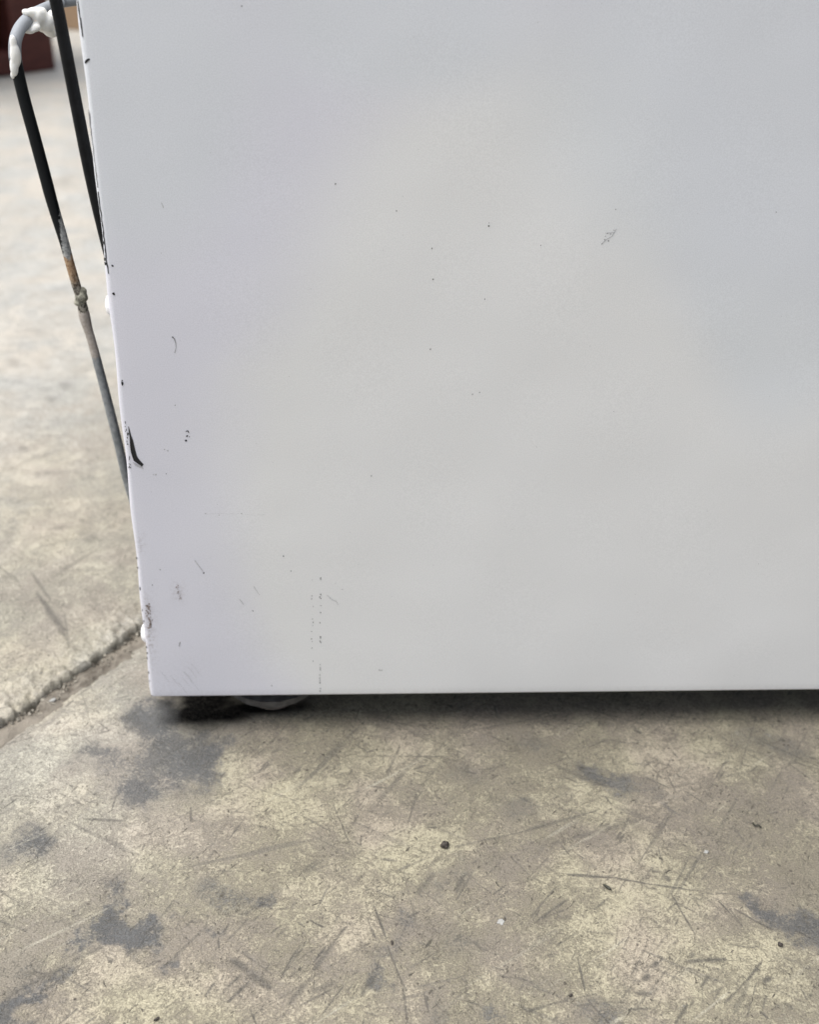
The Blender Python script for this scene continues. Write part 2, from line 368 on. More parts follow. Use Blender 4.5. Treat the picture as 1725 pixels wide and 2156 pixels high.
# --- marks on the slabs, measured on the photograph and laid out on the ground
blobs = [(440, 2085, 80, 45, 0, -0.6, 1.1), (470, 2150, 60, 60, 0, -.4, .7),  # first blob deepens the painted corner shade; x, y, radius x, radius y, angle, cover, gray   (full-photograph pixels)
    (470, 2240, 190, 75, -8, -0.5, 0.75), (600, 2215, 70, 110, 20, -0.4, 0.8), (270, 2200, 70, 40, 0, -0.3, 0.6), (420, 2335, 70, 40, 0, -0.4, 0.85),
    (35, 2490, 110, 55, -15, -0.3, 0.7), (90, 2440, 70, 50, 0, -0.3, 0.5), (320, 2700, 45, 50, 0, -0.4, 1.7), (395, 2735, 75, 55, -15, -0.4, 1.8),
    (350, 2740, 60, 20, 0, 0, 0.9), (238, 2730, 22, 36, 5, -0.2, 1.0), (335, 2590, 30, 40, 0, -0.2, 0.7), (250, 2590, 60, 30, 0, -.3, 0.3),
    (60, 2830, 90, 60, -20, -0.6, 0.45), (130, 2870, 120, 18, -35, -0.2, 0.75), (30, 2940, 80, 30, -35, -0.2, 0.75), (60, 2985, 90, 30, 10, -.2, .6),
    (640, 2620, 110, 45, 5, -0.4, 0.55), (760, 2640, 60, 30, -40, -0.4, 0.55), (625, 2715, 30, 30, -30, -0.2, 0.65), (505, 2810, 22, 40, 35, -0.2, 0.75),
    (1105, 2880, 28, 50, 15, -0.3, 0.65), (1170, 2690, 40, 50, 0, -0.3, 0.6), (1135, 2790, 30, 50, 10, -.3, .5), (1270, 2590, 25, 60, 25, -.2, .45),
    (1335, 2560, 25, 55, 15, -0.5, 0.35), (1450, 2540, 90, 30, 10, -0.4, 0.25), (1620, 2690, 120, 70, -25, -0.55, 0.25), (1300, 2740, 130, 60, 10, -0.45, 0.22),
    (1390, 2780, 120, 60, 0, -0.45, 0.22), (1720, 2550, 30, 12, 20, 0, .5), (1580, 2880, 60, 40, 0, -.5, .3), (1780, 2960, 80, 40, 0, -0.3, 0.6),
    (1430, 2970, 55, 40, 0, -0.3, 0.6), (1275, 2950, 40, 70, 0, -.3, .45), (2290, 2670, 110, 38, 24, -0.3, 0.75), (2380, 2730, 60, 35, 35, -0.3, 0.7), (2210, 2640, 60, 25, 15, -.3, .6),
    (2360, 2560, 110, 90, 0, -0.6, 0.25), (2380, 2900, 60, 60, 0, -0.4, 0.3), (2290, 2960, 50, 35, 0, -.3, .4), (1990, 2925, 25, 18, 0, -.2, .55),
    (1830, 2290, 160, 28, 17, -0.3, 0.6), (1760, 2262, 60, 22, 20, -.2, .5), (1510, 2370, 80, 45, 10, -0.3, 0.5), (1370, 2270, 70, 35, 10, -0.3, 0.4), (1560, 2180, 90, 40, 10, -.3, .3),
    (1970, 2375, 40, 14, 30, 0, .5), (2200, 2160, 120, 50, 10, -0.3, 0.4), (2330, 2200, 80, 30, 15, -.2, .4), (1080, 2420, 60, 70, 0, -.4, .3), (940, 2440, 60, 60, 0, -.4, .3),
    (1300, 2150, 160, 40, 0, -0.25, 0.15), (1700, 2170, 200, 40, 0, -0.3, 0.12), (2200, 2330, 150, 70, -10, -0.35, 0.1), (2050, 2480, 160, 30, -15, -.3, .1), (1700, 2440, 230, 20, -14, -.5, .1),
    (900, 2200, 200, 60, 0, -0.35, 0.1), (1480, 2470, 150, 60, 0, -.2, .1), (680, 2500, 200, 60, 0, -.15, .1), (1000, 2560, 60, 60, 0, -.2, .1), (880, 2780, 120, 60, 0, -.35, .05),
    (750, 2310, 120, 75, 30, 0.75, -0.3), (880, 2360, 90, 60, 30, 0.7, -0.3), (700, 2240, 50, 40, 40, .6, -.3), (1130, 2440, 80, 55, 15, 0.95, -0.3), (1200, 2480, 80, 55, 10, 0.8, -0.3), (1330, 2480, 55, 45, 10, 0.9, -.3),
    (450, 2480, 190, 55, 5, 0.5, -0.2), (90, 2610, 130, 60, 0, 0.55, -0.3), (300, 2840, 110, 55, 0, 0.6, -0.2), (520, 2910, 150, 60, 0, 0.45, -0.2), (640, 2880, 110, 50, 0, 0.55, -.2),
    (820, 2620, 120, 60, 0, 0.2, 0), (1040, 2730, 60, 50, 0, 0.6, -.2), (780, 2950, 190, 40, 0, 0.5, -0.1), (900, 2850, 60, 40, 0, .4, -.2), (200, 2960, 120, 40, 0, .4, 0), (1050, 2630, 60, 60, 0, .4, -.1),
    (1900, 2600, 230, 90, 8, 0.65, -0.3), (1800, 2750, 190, 90, 0, 0.65, -0.3), (2000, 2800, 170, 90, 0, 0.55, -0.2), (2100, 2900, 160, 70, 0, 0.4, -.1), (1900, 2500, 170, 40, 0, .45, -.2),
    (2230, 2780, 80, 50, 0, 0.45, -.1), (1790, 2400, 60, 25, 0, .4, -.2), (1950, 2200, 110, 45, 5, 0.45, -.1), (1740, 2340, 70, 35, 0, .4, -.1), (220, 2150, 160, 55, -10, 0.55, -.2), (100, 2300, 140, 70, 0, 0.5, -.1),
    (1220, 2190, 60, 40, 0, 0.3, 0), (2250, 2400, 60, 50, 0, -.3, .15), (2130, 2270, 90, 18, -12, .3, 0), (1250, 2650, 60, 50, 0, .1, 0), (130, 2200, 60, 30, 0, .3, 0)]
def segs_src(ox, oy, k, L): return [(ox + a * k, oy + b * k, ox + c * k, oy + d * k, w_, s_) for (a, b, c, d, w_, s_) in L]
segs = []
segs += segs_src(600, 2500, .3478, [(1040, 250, 930, 470, 1, .6), (870, 540, 990, 600, 1, .8), (1180, 600, 1080, 730, 1.6, .7), (1080, 730, 920, 950, 3, .6), (1010, 770, 910, 900, 1, .8), (760, 800, 650, 1000, 1.6, .7),
    (850, 720, 640, 1030, 1, .5), (230, 880, 350, 960, 4, .7), (350, 960, 540, 1110, 5, .6), (330, 830, 560, 990, 1, .6), (1110, 1100, 800, 1260, 1.6, .8), (1060, 1080, 880, 1160, 4, .5), (1160, 1100, 980, 1340, 1.2, .7),
    (840, 1080, 700, 1250, 3.5, .6), (1410, 400, 1520, 690, 1.3, .8), (1360, 520, 1430, 690, 1, .8), (1530, 740, 1660, 1090, 1, .8), (1660, 1090, 1700, 1400, 1, .6), (370, 1060, 190, 1230, 1.2, .7), (300, 1000, 170, 1120, 1.6, .7),
    (70, 1070, 0, 1180, 1.2, .7), (1430, 1000, 1320, 1170, 4, .6), (1480, 30, 1620, 45, 1.8, .8), (1725, 75, 1620, 125, 2.2, .7), (550, 370, 440, 440, 1.2, .8), (200, 570, 160, 640, 1, .7), (110, 690, 115, 780, 1, .8),
    (1240, 1080, 1190, 1150, 1.2, .6), (1700, 560, 1640, 700, 1, .4), (1090, 60, 860, 140, 1.5, .4), (990, 40, 830, 140, 2, .5), (1600, 950, 1690, 1130, 1, .7), (1470, 850, 1440, 960, 1, .6), (550, 800, 620, 800, 1.5, .7), (560, 650, 600, 610, 1.3, .7)])
segs += segs_src(1200, 2500, .3478, [(1320, 160, 1725, 185, 2, .8), (1330, 360, 1050, 560, 1.6, .7), (1410, 870, 1470, 1140, 1.2, .8), (980, 1310, 1220, 1240, 2.2, .7), (1220, 1240, 1560, 1160, 1.2, .6), (120, 1170, 160, 1330, 1.2, .8),
    (0, 80, 160, 10, 1.5, .6), (440, 170, 390, 300, 3, .6), (1240, 750, 1420, 640, 1, .6), (480, 680, 620, 800, 1.8, .5), (260, 1280, 330, 1340, 1, .6), (540, 220, 680, 310, 1, .5), (60, 320, 190, 150, 4, .5), (1380, 1260, 1725, 1230, 1, .5), (1560, 1160, 1725, 1290, 1, .4)])
segs += segs_src(1800, 2500, .3443, [(0, 190, 250, 235, 1.8, .85), (250, 235, 700, 300, 1.1, .8), (860, 320, 1050, 330, 1, .7), (480, 330, 550, 460, 1.3, .7), (550, 460, 690, 690, 1, .7), (880, 390, 1080, 600, 1, .8), (970, 450, 1080, 600, 1.3, .6), (1010, 450, 1200, 560, 1.3, 1),
    (1200, 560, 1340, 630, 1.3, .9), (1540, 640, 1725, 730, 1.5, .9), (960, 750, 1130, 780, 1, .7), (1130, 780, 1210, 770, 1, .6), (590, 900, 760, 890, 3, .7), (760, 890, 930, 880, 3.5, .9), (1250, 890, 1120, 1060, 1.8, .9), (1120, 1060, 930, 1250, 1.5, .6), (1130, 1080, 1010, 1340, 3.5, .45),
    (1200, 1080, 1110, 1390, 1, .7), (1280, 1190, 1250, 1300, 1, .6), (800, 1020, 730, 1110, 1.4, .7), (610, 1270, 510, 1420, 1.5, .8), (900, 1120, 830, 1230, 1, .7), (180, 1165, 300, 1170, 3, .7), (0, 1240, 70, 1245, 1.3, .7), (1265, 1065, 1310, 1040, 3, .9), (320, 940, 360, 905, 3, .8),
    (240, 1050, 280, 1015, 3.5, .8), (120, 1305, 300, 1300, 1.5, .7), (1460, 1265, 1510, 1300, 3, .6), (1240, 1330, 1300, 1385, 1.5, .8), (790, 1180, 910, 1120, 1, .6), (310, 130, 380, 135, 1.5, .6), (430, 180, 450, 210, 4, .7), (230, 200, 280, 170, 4, .5), (350, 570, 330, 555, 2, .8), (1640, 1188, 1670, 1180, 2, .8), (640, 860, 660, 830, 3, .7)])
segs += segs_src(1000, 1900, .808, [(210, 350, 160, 450, 2, .5), (270, 520, 235, 640, 1.2, .6), (920, 580, 640, 660, 2.2, .6), (640, 660, 410, 710, 1.5, .5), (1120, 600, 760, 700, 3, .4), (1100, 460, 1190, 500, 1.5, .6), (1500, 240, 1430, 460, 1, .5), (1500, 320, 1725, 420, 1, .5), (1180, 500, 1560, 420, 2, .3), (780, 420, 960, 495, 4, .5), (1060, 290, 1080, 300, 3, 1), (300, 380, 330, 400, 1.5, .5)])
segs += segs_src(0, 2100, .6957, [(1680, 110, 1630, 240, 1, .6), (1400, 360, 1490, 570, 1, .6), (0, 850, 110, 890, 1.5, .6), (350, 420, 540, 430, 1.8, .6), (860, 90, 920, 130, 1, .4), (430, 960, 300, 1020, 2.5, .5), (280, 1040, 130, 1110, 4, .5), (130, 1110, 20, 1190, 5, .5), (1040, 250, 1140, 190, 2, .4), (1340, 590, 1270, 640, 1.5, .5), (600, 1050, 700, 1000, 1.2, .5)])
far_marks = [(110, 1750, 190, 1860, 9, .8), (190, 1810, 203, 1905, 6, .5), (95, 1690, 150, 1770, 6, .6), (150, 1760, 215, 1800, 4, .4), (185, 1140, 300, 1195, 9, .75), (140, 1800, 185, 1850, 16, .7), (165, 1840, 200, 1885, 9, .6), (260, 1935, 415, 1880, 14, .45), (300, 1975, 340, 1960, 12, .4), (30, 1060, 60, 1075, 16, .6), (100, 1185, 190, 1175, 6, .5), (0, 1670, 60, 1720, 5, .4), (55, 1320, 80, 1325, 14, .4),
             (310, 1095, 335, 1098, 9, .6), (150, 560, 200, 540, 14, .35), (40, 640, 100, 620, 14, .3), (80, 820, 130, 815, 14, .35), (40, 895, 110, 880, 16, .35), (150, 910, 190, 905, 10, .3), (60, 1000, 120, 985, 18, .4), (250, 1330, 285, 1320, 12, .35), (30, 1480, 160, 1465, 10, .3), (110, 1400, 200, 1390, 12, .3), (140, 1610, 240, 1580, 14, .3), (250, 1590, 290, 1590, 24, .35)]
def paint(o, X, Y, u_axis, v_axis, segments, use_blobs, n_rand):
    cov = np.zeros(X.shape); gr = np.zeros(X.shape); scx = np.zeros(X.shape)
    if use_blobs:
        wx = X + 0.016 * (fbm(X * 75, Y * 75, 5, 21, .6) - .5) + 0.006 * (fbm(X * 330, Y * 330, 3, 23) - .5); wy = Y + 0.016 * (fbm(X * 75, Y * 75, 5, 31, .6) - .5) + 0.006 * (fbm(X * 330, Y * 330, 3, 33) - .5)
        for (px, py, rx, ry, a, cv, gv) in blobs:
            c = fl(px, py)[:2]; a = math.radians(a)
            ax = fl(px + rx * math.cos(a), py + rx * math.sin(a))[:2] - c
            bx = fl(px - ry * math.sin(a), py + ry * math.cos(a))[:2] - c
            m = np.linalg.inv(np.array([ax, bx]).T)
            rad = 1.8 * max(np.linalg.norm(ax), np.linalg.norm(bx)) + 0.006
            uc, vc = to_uv(c)
            i0, i1 = np.searchsorted(u_axis, [uc - rad, uc + rad]); j0, j1 = np.searchsorted(v_axis, [vc - rad, vc + rad])
            if i1 <= i0 or j1 <= j0: continue
            dx, dy = wx[i0:i1, j0:j1] - c[0], wy[i0:i1, j0:j1] - c[1]
            q = (m[0, 0] * dx + m[0, 1] * dy) ** 2 + (m[1, 0] * dx + m[1, 1] * dy) ** 2
            k = np.exp(-q ** 1.3 * 0.9)
            cov[i0:i1, j0:j1] += cv * k; gr[i0:i1, j0:j1] += gv * k
    L = []
    for (x0, y0, x1, y1, wd, st) in segments:
        a, b = fl(x0, y0)[:2], fl(x1, y1)[:2]
        L.append((a, b, wd * 0.00031, min(1, st * 1.25)))
    for i in range(n_rand):
        c = np.array([random.uniform(-.08, .30), random.uniform(-.16, .03)])
        an = random.choice([math.radians(52), math.radians(38), math.radians(-28), random.uniform(0, math.pi), random.uniform(0, math.pi)]) + random.gauss(0, .2)
        if random.random() < .05: ln, wd, st = random.uniform(.015, .06), random.choice([.0002, .00026, .0004]), random.uniform(.25, .6)
        else: ln, wd, st = min(0.02, random.expovariate(1 / 0.0028) + 0.0006), random.choice([.0002, .00026, .00034]), random.uniform(.3, .9)
        d = np.array([math.cos(an), math.sin(an)]) * ln / 2
        L.append((c - d, c + d, wd, st))
    for (a, b, wd, st) in L:
        ua_, va_ = to_uv(a); ub, vb = to_uv(b); pad = wd * 3 + 0.001
        i0, i1 = np.searchsorted(u_axis, [min(ua_, ub) - pad, max(ua_, ub) + pad]); j0, j1 = np.searchsorted(v_axis, [min(va_, vb) - pad, max(va_, vb) + pad])
        if i1 <= i0 or j1 <= j0: continue
        px, py = X[i0:i1, j0:j1] - a[0], Y[i0:i1, j0:j1] - a[1]
        d = b - a; ll = d @ d; t = np.clip((px * d[0] + py * d[1]) / ll, 0, 1)
        # slightly bowed and uneven in width
        dist = np.hypot(px - t * d[0], py - t * d[1]) + 0.0004 * (vnoise(X[i0:i1, j0:j1] * 300, Y[i0:i1, j0:j1] * 300, 3) - .5)
        wl = wd * (0.45 + 0.75 * np.sin(np.pi * np.clip(t * .9 + .05, 0, 1)) ** .7)
        k = st * np.clip(1.25 - dist / wl, 0, 1) * (0.7 + 0.3 * vnoise(t * math.sqrt(ll) * 700, t * 0, 9))
        scx[i0:i1, j0:j1] = np.maximum(scx[i0:i1, j0:j1], k)
    attr(o.data, 'cover', np.clip(cov, -1.2, 1.2)); attr(o.data, 'gray', np.clip(gr, 0, 1.9)); attr(o.data, 'scratch', np.clip(scx, 0, 1))
    return cov

# the slab the refrigerator stands on
ua = axis(-0.115, 0.20, 0.00038, 40, 1.15)
vtop = axis_one(0.0, 0.335, 0.00038, 40, 1.15)
va = np.concatenate([[-1.0, -0.5], vtop])             # two extra rows: the slab's edge face
UU, VV = np.meshgrid(ua, va, indexing='ij')
edge = 0.0030 + 0.0020 * (fbm(ua * 60, ua * 0 + 3.3, 4, 2) - .5)
vv = np.where(VV < -0.75, edge[:, None] + 0.0004, np.where(VV < 0, edge[:, None] - 0.0002, VV + edge[:, None] * np.exp(-np.clip(VV, 0, None) / 0.05)))
X, Y = to_xy(UU, vv)
lipd = np.clip(VV, 0, None)
Z = np.where(VV < -0.75, -0.012, np.where(VV < 0, -0.006, -0.0042 * np.exp(-(lipd / 0.0085) ** 1.3) * (0.5 + fbm(X * 110, Y * 110, 4, 66)) + 0.00035 * (fbm(X * 45, Y * 45, 3, 8) - .5) + np.exp(-lipd / 0.01) * 0.0022 * (fbm(X * 240, Y * 240, 5, 68, .65) - .5)))
slab_a = grid_mesh('concrete_slab', X, Y, Z, MC, floor, True)
va_s = np.where(va < 0, 0, va); u_s = ua
paint(slab_a, X, Y, ua, np.where(va < -0.75, -2, np.where(va < 0, -1, va + 0.0030 * np.exp(-np.clip(va, 0, None) / .05))), segs, True, 2300)
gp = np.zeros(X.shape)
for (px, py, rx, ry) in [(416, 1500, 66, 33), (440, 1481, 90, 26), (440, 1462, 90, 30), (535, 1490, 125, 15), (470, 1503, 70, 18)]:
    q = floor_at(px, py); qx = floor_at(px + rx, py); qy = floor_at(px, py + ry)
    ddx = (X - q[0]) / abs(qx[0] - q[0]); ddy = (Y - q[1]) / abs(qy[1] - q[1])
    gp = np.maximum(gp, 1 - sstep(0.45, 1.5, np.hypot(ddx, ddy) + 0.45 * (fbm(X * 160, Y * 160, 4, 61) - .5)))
attr(slab_a.data, 'painted_shade', gp)  # mask of the painted shade below the panel edge and around the foot
attr(slab_a.data, 'paleness', 0.42 * sstep(0.05, -0.02, X) * sstep(-0.13, 0.0, Y) + 0 * X)  # paler towards the left and back
tag(slab_a, 'stained and scratched concrete slab under the refrigerator')

# the slab beyond the joint: paler, its edge crumbled
ub = axis(-0.05, 0.15, 0.0009, 40, 1.07)
vb = axis_one(0.0, 0.10, 0.0009, 40, 1.06)
vb = np.concatenate([[-3, -2, -1], vb])
UU, VV = np.meshgrid(ub, vb, indexing='ij')
rag = -0.001 + 0.010 * (fbm(ub * 75, ub * 0 + 1.7, 6, 14, .75) - .5)
dv = np.clip(VV, 0, None)
vv = np.where(VV < 0, rag[:, None] + 0.001 * (VV + 1), -dv + rag[:, None] * np.exp(-dv / 0.03))
rag2 = rag + 0.006 * (fbm(ub * 170, ub * 0 + 7.7, 5, 24, .7) - .5); rag3 = rag + 0.006 * (fbm(ub * 230, ub * 0 + 4.1, 5, 34, .7) - .45)
vv = np.where(VV < -2.5, rag3[:, None] - 0.002, np.where(VV < -1.5, rag2[:, None] + 0.0010, np.where(VV < 0, rag[:, None] + 0.0008, vv)))
X, Y = to_xy(UU, vv)
crumb = np.exp(-(dv / ((0.004 + 0.013 * fbm(X * 60, Y * 60, 3, 91)) * (1 + 0.9 * sstep(0.035, -0.01, UU)))) ** 2)
top = 0.0030 + crumb * (1 + 0.5 * sstep(0.035, -0.01, UU)) * (0.0070 * (fbm(X * 300, Y * 300, 5, 41, .72) - .5) - 0.0016) + 0.0006 * (fbm(X * 30, Y * 30, 4, 8) - .5)
Z = np.where(VV < -2.5, -0.014, np.where(VV < -1.5, -0.006, np.where(VV < 0, -0.0015 + 0.3 * top, top)))
slab_b = grid_mesh('concrete_slab', X, Y, Z, MC, floor, False)
paint(slab_b, X, Y, ub, np.array([to_uv((x, y))[1] for x, y in zip(X[0], Y[0])]) * 0 + vb, [], False, 0)
me = slab_b.data
scb = np.zeros(X.shape)
for (x0, y0, x1, y1, wd, st) in far_marks:
    a, b = fl(x0, y0)[:2], fl(x1, y1)[:2]
    wdm = abs(np.linalg.norm(fl(x0 + wd, y0)[:2] - a)) * 0.9
    d = b - a; t = np.clip(((X - a[0]) * d[0] + (Y - a[1]) * d[1]) / (d @ d), 0, 1)
    dist = np.hypot(X - a[0] - t * d[0], Y - a[1] - t * d[1])
    scb = np.maximum(scb, st * np.clip(1.2 - dist / (wdm * (.5 + .8 * np.sin(np.pi * t))), 0, 1))
me.attributes['scratch'].data.foreach_set('value', np.clip(scb, 0, 1).astype(np.float32).ravel())
cvb = 0.15 + 0.5 * (fbm(X * 26, Y * 26, 4, 50) - .5) + 0.35 * crumb
me.attributes['cover'].data.foreach_set('value', cvb.astype(np.float32).ravel())
attr(me, 'paleness', np.clip(0.30 + 0.65 * sstep(0.03, 0.30, dv) + 0.45 * crumb * fbm(X * 200, Y * 200, 3, 77), 0, 1))  # paler away from the joint and on the crumbled edge
me.attributes['gray'].data.foreach_set('value', (0.40 * crumb * sstep(.4, .65, fbm(X * 120, Y * 120, 4, 83))).astype(np.float32).ravel())
tag(slab_b, 'pale concrete slab with a crumbled edge behind the joint')

# ------------------------------------------------------------------ refrigerator
PW, PD, PH = 0.52, 0.50, 0.86           # panel length along x, cabinet width along y, height
RB = 0.0018
fridge = empty('refrigerator', (0, 0, 0))
tag(fridge, 'white painted metal refrigerator cabinet with scuffed side and chipped back edge, standing on concrete', 'refrigerator')

def panel_profile():
    P = [(0.0, 0.020, -1, 0), (0.0, 0.012, -1, 0), (0.0, 0.006, -1, 0), (0.0, RB, -1, 0)]
    for k in range(1, 9):
        a = math.pi / 2 * k / 8
        P.append((RB - RB * math.cos(a), RB - RB * math.sin(a), -math.cos(a), -math.sin(a)))
    x = RB
    for xx in list(np.arange(0.005, 0.03, 0.0025)) + list(np.arange(0.03, 0.28, 0.0025)) + list(np.arange(0.28, PW + .001, 0.01)):
        P.append((float(xx), 0.0, 0, -1))
    return P
DENT = pl(825, 1530)
def warp(x, z):
    k = 1 - math.exp(-(x / 0.02) ** 2)
    a = 0.00030 * math.sin(x * 62 + 2.1 * math.sin(z * 17 + .6)) * math.cos(z * 48 + 1.7 * math.sin(x * 21)) + 0.00018 * math.sin(x * 120 + z * 70)
    b = 0.0005 * math.exp(-((x - DENT[0]) / 0.009) ** 2 - ((z - DENT[2]) / 0.007) ** 2)
    return k * (0.45 * a * min(1, (z - GAP) / 0.02) + 0.3 * b)
prof = panel_profile()
XS = -0.0004
rb = 0.0009
rows = [(0.0040, 0.0004), (0.0016, 0.0)] + [(rb * (1 - math.sin(a)), rb * (1 - math.cos(a))) for a in (0.25, 0.6, 0.95, 1.3, 1.5707)]
zs = [(GAP + z, o) for (o, z) in rows] + [(GAP + z, 0.0) for z in list(np.arange(0.004, 0.06, 0.002)) + list(np.arange(0.06, 0.29, 0.003)) + list(np.arange(0.29, PH, 0.02))]
verts, faces, grime = [], [], []
for (z, off) in zs:
    for (x, y, nx, ny) in prof:
        dent = 0.00022 * math.sin(z * 160 + 1.0) * math.exp(-x / 0.004) if off == 0 else 0
        verts.append((x - nx * (off + dent) + XS * math.exp(-x / 0.004), y - ny * off + warp(x, z), z))
npf = len(prof)
for i in range(len(zs) - 1):
    for k in range(npf - 1):
        faces.append((i * npf + k, i * npf + k + 1, (i + 1) * npf + k + 1, (i + 1) * npf + k))
side = link_mesh('side_panel', verts, faces, MP, fridge)
g = []
for v in verts:
    x, y, z = v; q = 0.0
    for (px, py, rx, rz, s) in [(520, 1730, .0014, .0042, .8), (437, 1800, .0016, .010, 1.0), (436, 1850, .0016, .014, .8), (405, 1590, .002, .004, .5), (470, 2010, .012, .004, .12), (540, 1960, .010, .010, .10)]:
        p = pl(px, py); q = max(q, s * math.exp(-((x - p[0]) / rx) ** 2 - ((z - p[2]) / rz) ** 2))
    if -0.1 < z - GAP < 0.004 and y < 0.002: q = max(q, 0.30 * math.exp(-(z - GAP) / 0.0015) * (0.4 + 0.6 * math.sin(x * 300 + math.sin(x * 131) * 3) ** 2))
    g.append(q)
attr(side.data, 'grime', g)
# light painted into the enamel: brighter neutral middle, bluish along back edge and near top
lt, bl = [], []
cpts = [pl(px, py) for (px, py) in [(1250, 1300), (1080, 1750), (1500, 700), (1900, 1900), (2250, 1350)]]; rs = [(.07, .075), (.035, .06), (.05, .06), (.11, .08), (.06, .07)]
bpts = [pl(px, py) for (px, py) in [(330, 250), (2250, 250), (2350, 800), (1150, 60)]]; br_ = [(.05, .06), (.07, .06), (.03, .06), (.03, .02)]
for (x, y, z) in verts:
    lt.append(min(1, sum(math.exp(-((x - p[0]) / a) ** 2 - ((z - p[2]) / b) ** 2) for p, (a, b) in zip(cpts, rs))))
    bl.append(min(1, sum(math.exp(-((x - p[0]) / a) ** 2 - ((z - p[2]) / b) ** 2) for p, (a, b) in zip(bpts, br_))))
attr(side.data, 'lit_tint', lt); attr(side.data, 'sky_tint', bl)
bm = bmesh.new(); box(bm, 0.004, PW - 0.004, 0.0042, 0.016, GAP + 0.0006, GAP + 0.0014); from_bm('bottom_lip', bm, M_under, side)

# paint chips and scuffs: thin islands lying on the paint
def on_panel(p, h=0.00012):
    x, z = p
    if x >= RB: return (x, -h + warp(x, z), z)
    x = max(x, 0.00003); a = math.acos(max(-1, min(1, (RB - x) / RB)))
    return (RB - (RB + h) * math.cos(a) + XS * math.exp(-x / 0.004), RB - (RB + h) * math.sin(a), z)
def to_panel(px, py):
    q = pl(px, py, 0.0)
    if q[0] < RB:
        for _ in range(4):
            x = max(0.00003, q[0]); y = RB - math.sqrt(max(0, RB * RB - (RB - x) ** 2)); q = pl(px, py, y)
    return (float(q[0]), float(q[2]))
class Flakes:
    def __init__(s): s.v, s.f = [], []
    def poly(s, pts):           # pixel outline
        c = (sum(p[0] for p in pts) / len(pts), sum(p[1] for p in pts) / len(pts))
        b = len(s.v); s.v.append(on_panel(to_panel(*c))); s.v += [on_panel(to_panel(*p)) for p in pts]
        n = len(pts)
        for k in range(n): s.f.append((b, b + 1 + (k + 1) % n, b + 1 + k))
    def strip(s, pts, w0, w1=None):    # a scratch: pixel polyline with a width in pixels
        w1 = w0 if w1 is None else w1; b = len(s.v); n = len(pts)
        for i, p in enumerate(pts):
            q0, q1 = pts[max(0, i - 1)], pts[min(n - 1, i + 1)]
            dx, dy = q1[0] - q0[0], q1[1] - q0[1]; L = math.hypot(dx, dy) or 1; t = i / max(1, n - 1)
            w_ = (w0 * (1 - t) + w1 * t) * random.uniform(.5, 1.0) / 2
            s.v.append(on_panel(to_panel(p[0] - dy / L * w_, p[1] + dx / L * w_))); s.v.append(on_panel(to_panel(p[0] + dy / L * w_, p[1] - dx / L * w_)))
        for i in range(n - 1): s.f.append((b + 2 * i, b + 2 * i + 1, b + 2 * i + 3, b + 2 * i + 2))
    def spot(s, x, y, rx, ry, ang=0.0):
        rx, ry = rx * .9, ry * .9; n = 8; a0 = random.random() * 6; pts = []
        for k in range(n):
            a = a0 + 2 * math.pi * k / n; r = random.uniform(.6, 1.15)
            dx, dy = rx * r * math.cos(a), ry * r * math.sin(a)
            pts.append((x + dx * math.cos(ang) - dy * math.sin(ang), y + dx * math.sin(ang) + dy * math.cos(ang)))
        s.poly(pts)
    def build(s, name, mat):
        return link_mesh(name, s.v, s.f, mat, side, False)
big = Flakes()
bigpts = [(790, 708), (796, 735), (806, 765), (815, 795), (831, 828), (840, 870), (846, 905), (860, 958), (882, 985), (900, 1008), (917, 1028), (908, 1043), (884, 1031), (862, 1016), (838, 1000), (824, 966), (810, 930), (803, 872), (801, 812), (795, 760)]
centre = [(792, 722), (800, 762), (807, 797), (815, 830), (822, 870), (828, 908), (840, 955), (856, 985), (880, 1006), (906, 1032)]
left = [(789, 708), (794, 748), (799, 790), (802, 830), (804, 872), (809, 920), (824, 966), (836, 996), (866, 1019), (904, 1043)]
right = [(793, 706), (803, 742), (813, 782), (829, 824), (840, 868), (846, 905), (860, 955), (880, 984), (900, 1006), (917, 1026)]
S3 = lambda p: (100 + p[0] / 2.875 + random.uniform(-.5, .5), 1000 + p[1] / 2.875 + random.uniform(-.5, .5))
def band(F_, A, B):
    b = len(F_.v)
    for p, q in zip(A, B): F_.v += [on_panel(to_panel(*S3(p))), on_panel(to_panel(*S3(q)))]
    for i in range(len(A) - 1): F_.f.append((b + 2 * i, b + 2 * i + 1, b + 2 * i + 3, b + 2 * i + 2))
band(big, left, right)
o = big.build('paint_chip', M_chip); o['label'] = 'long black chip through the paint at the back edge'
c2 = Flakes(); c2.poly([(250.5, 184), (252.5, 176), (257, 172), (261.5, 170.5), (262, 175), (259, 180), (254, 186)]); o = c2.build('paint_chip', M_chip); o['label'] = 'small black oval chip near the top of the panel'
c3 = Flakes()
for (x, y, rx, ry) in [(546, 1259, 6, 2), (550, 1262, 2, 4), (546, 1274, 4, 2.6), (553, 1276, 2, 2), (543, 1287, 4, 3.5)]: c3.spot(x, y, rx, ry, -.4)
o = c3.build('paint_chip', M_chip); o['label'] = 'cluster of small black chips beside the long chip'; o['kind'] = 'stuff'
dk, md, ft = Flakes(), Flakes(), Flakes()
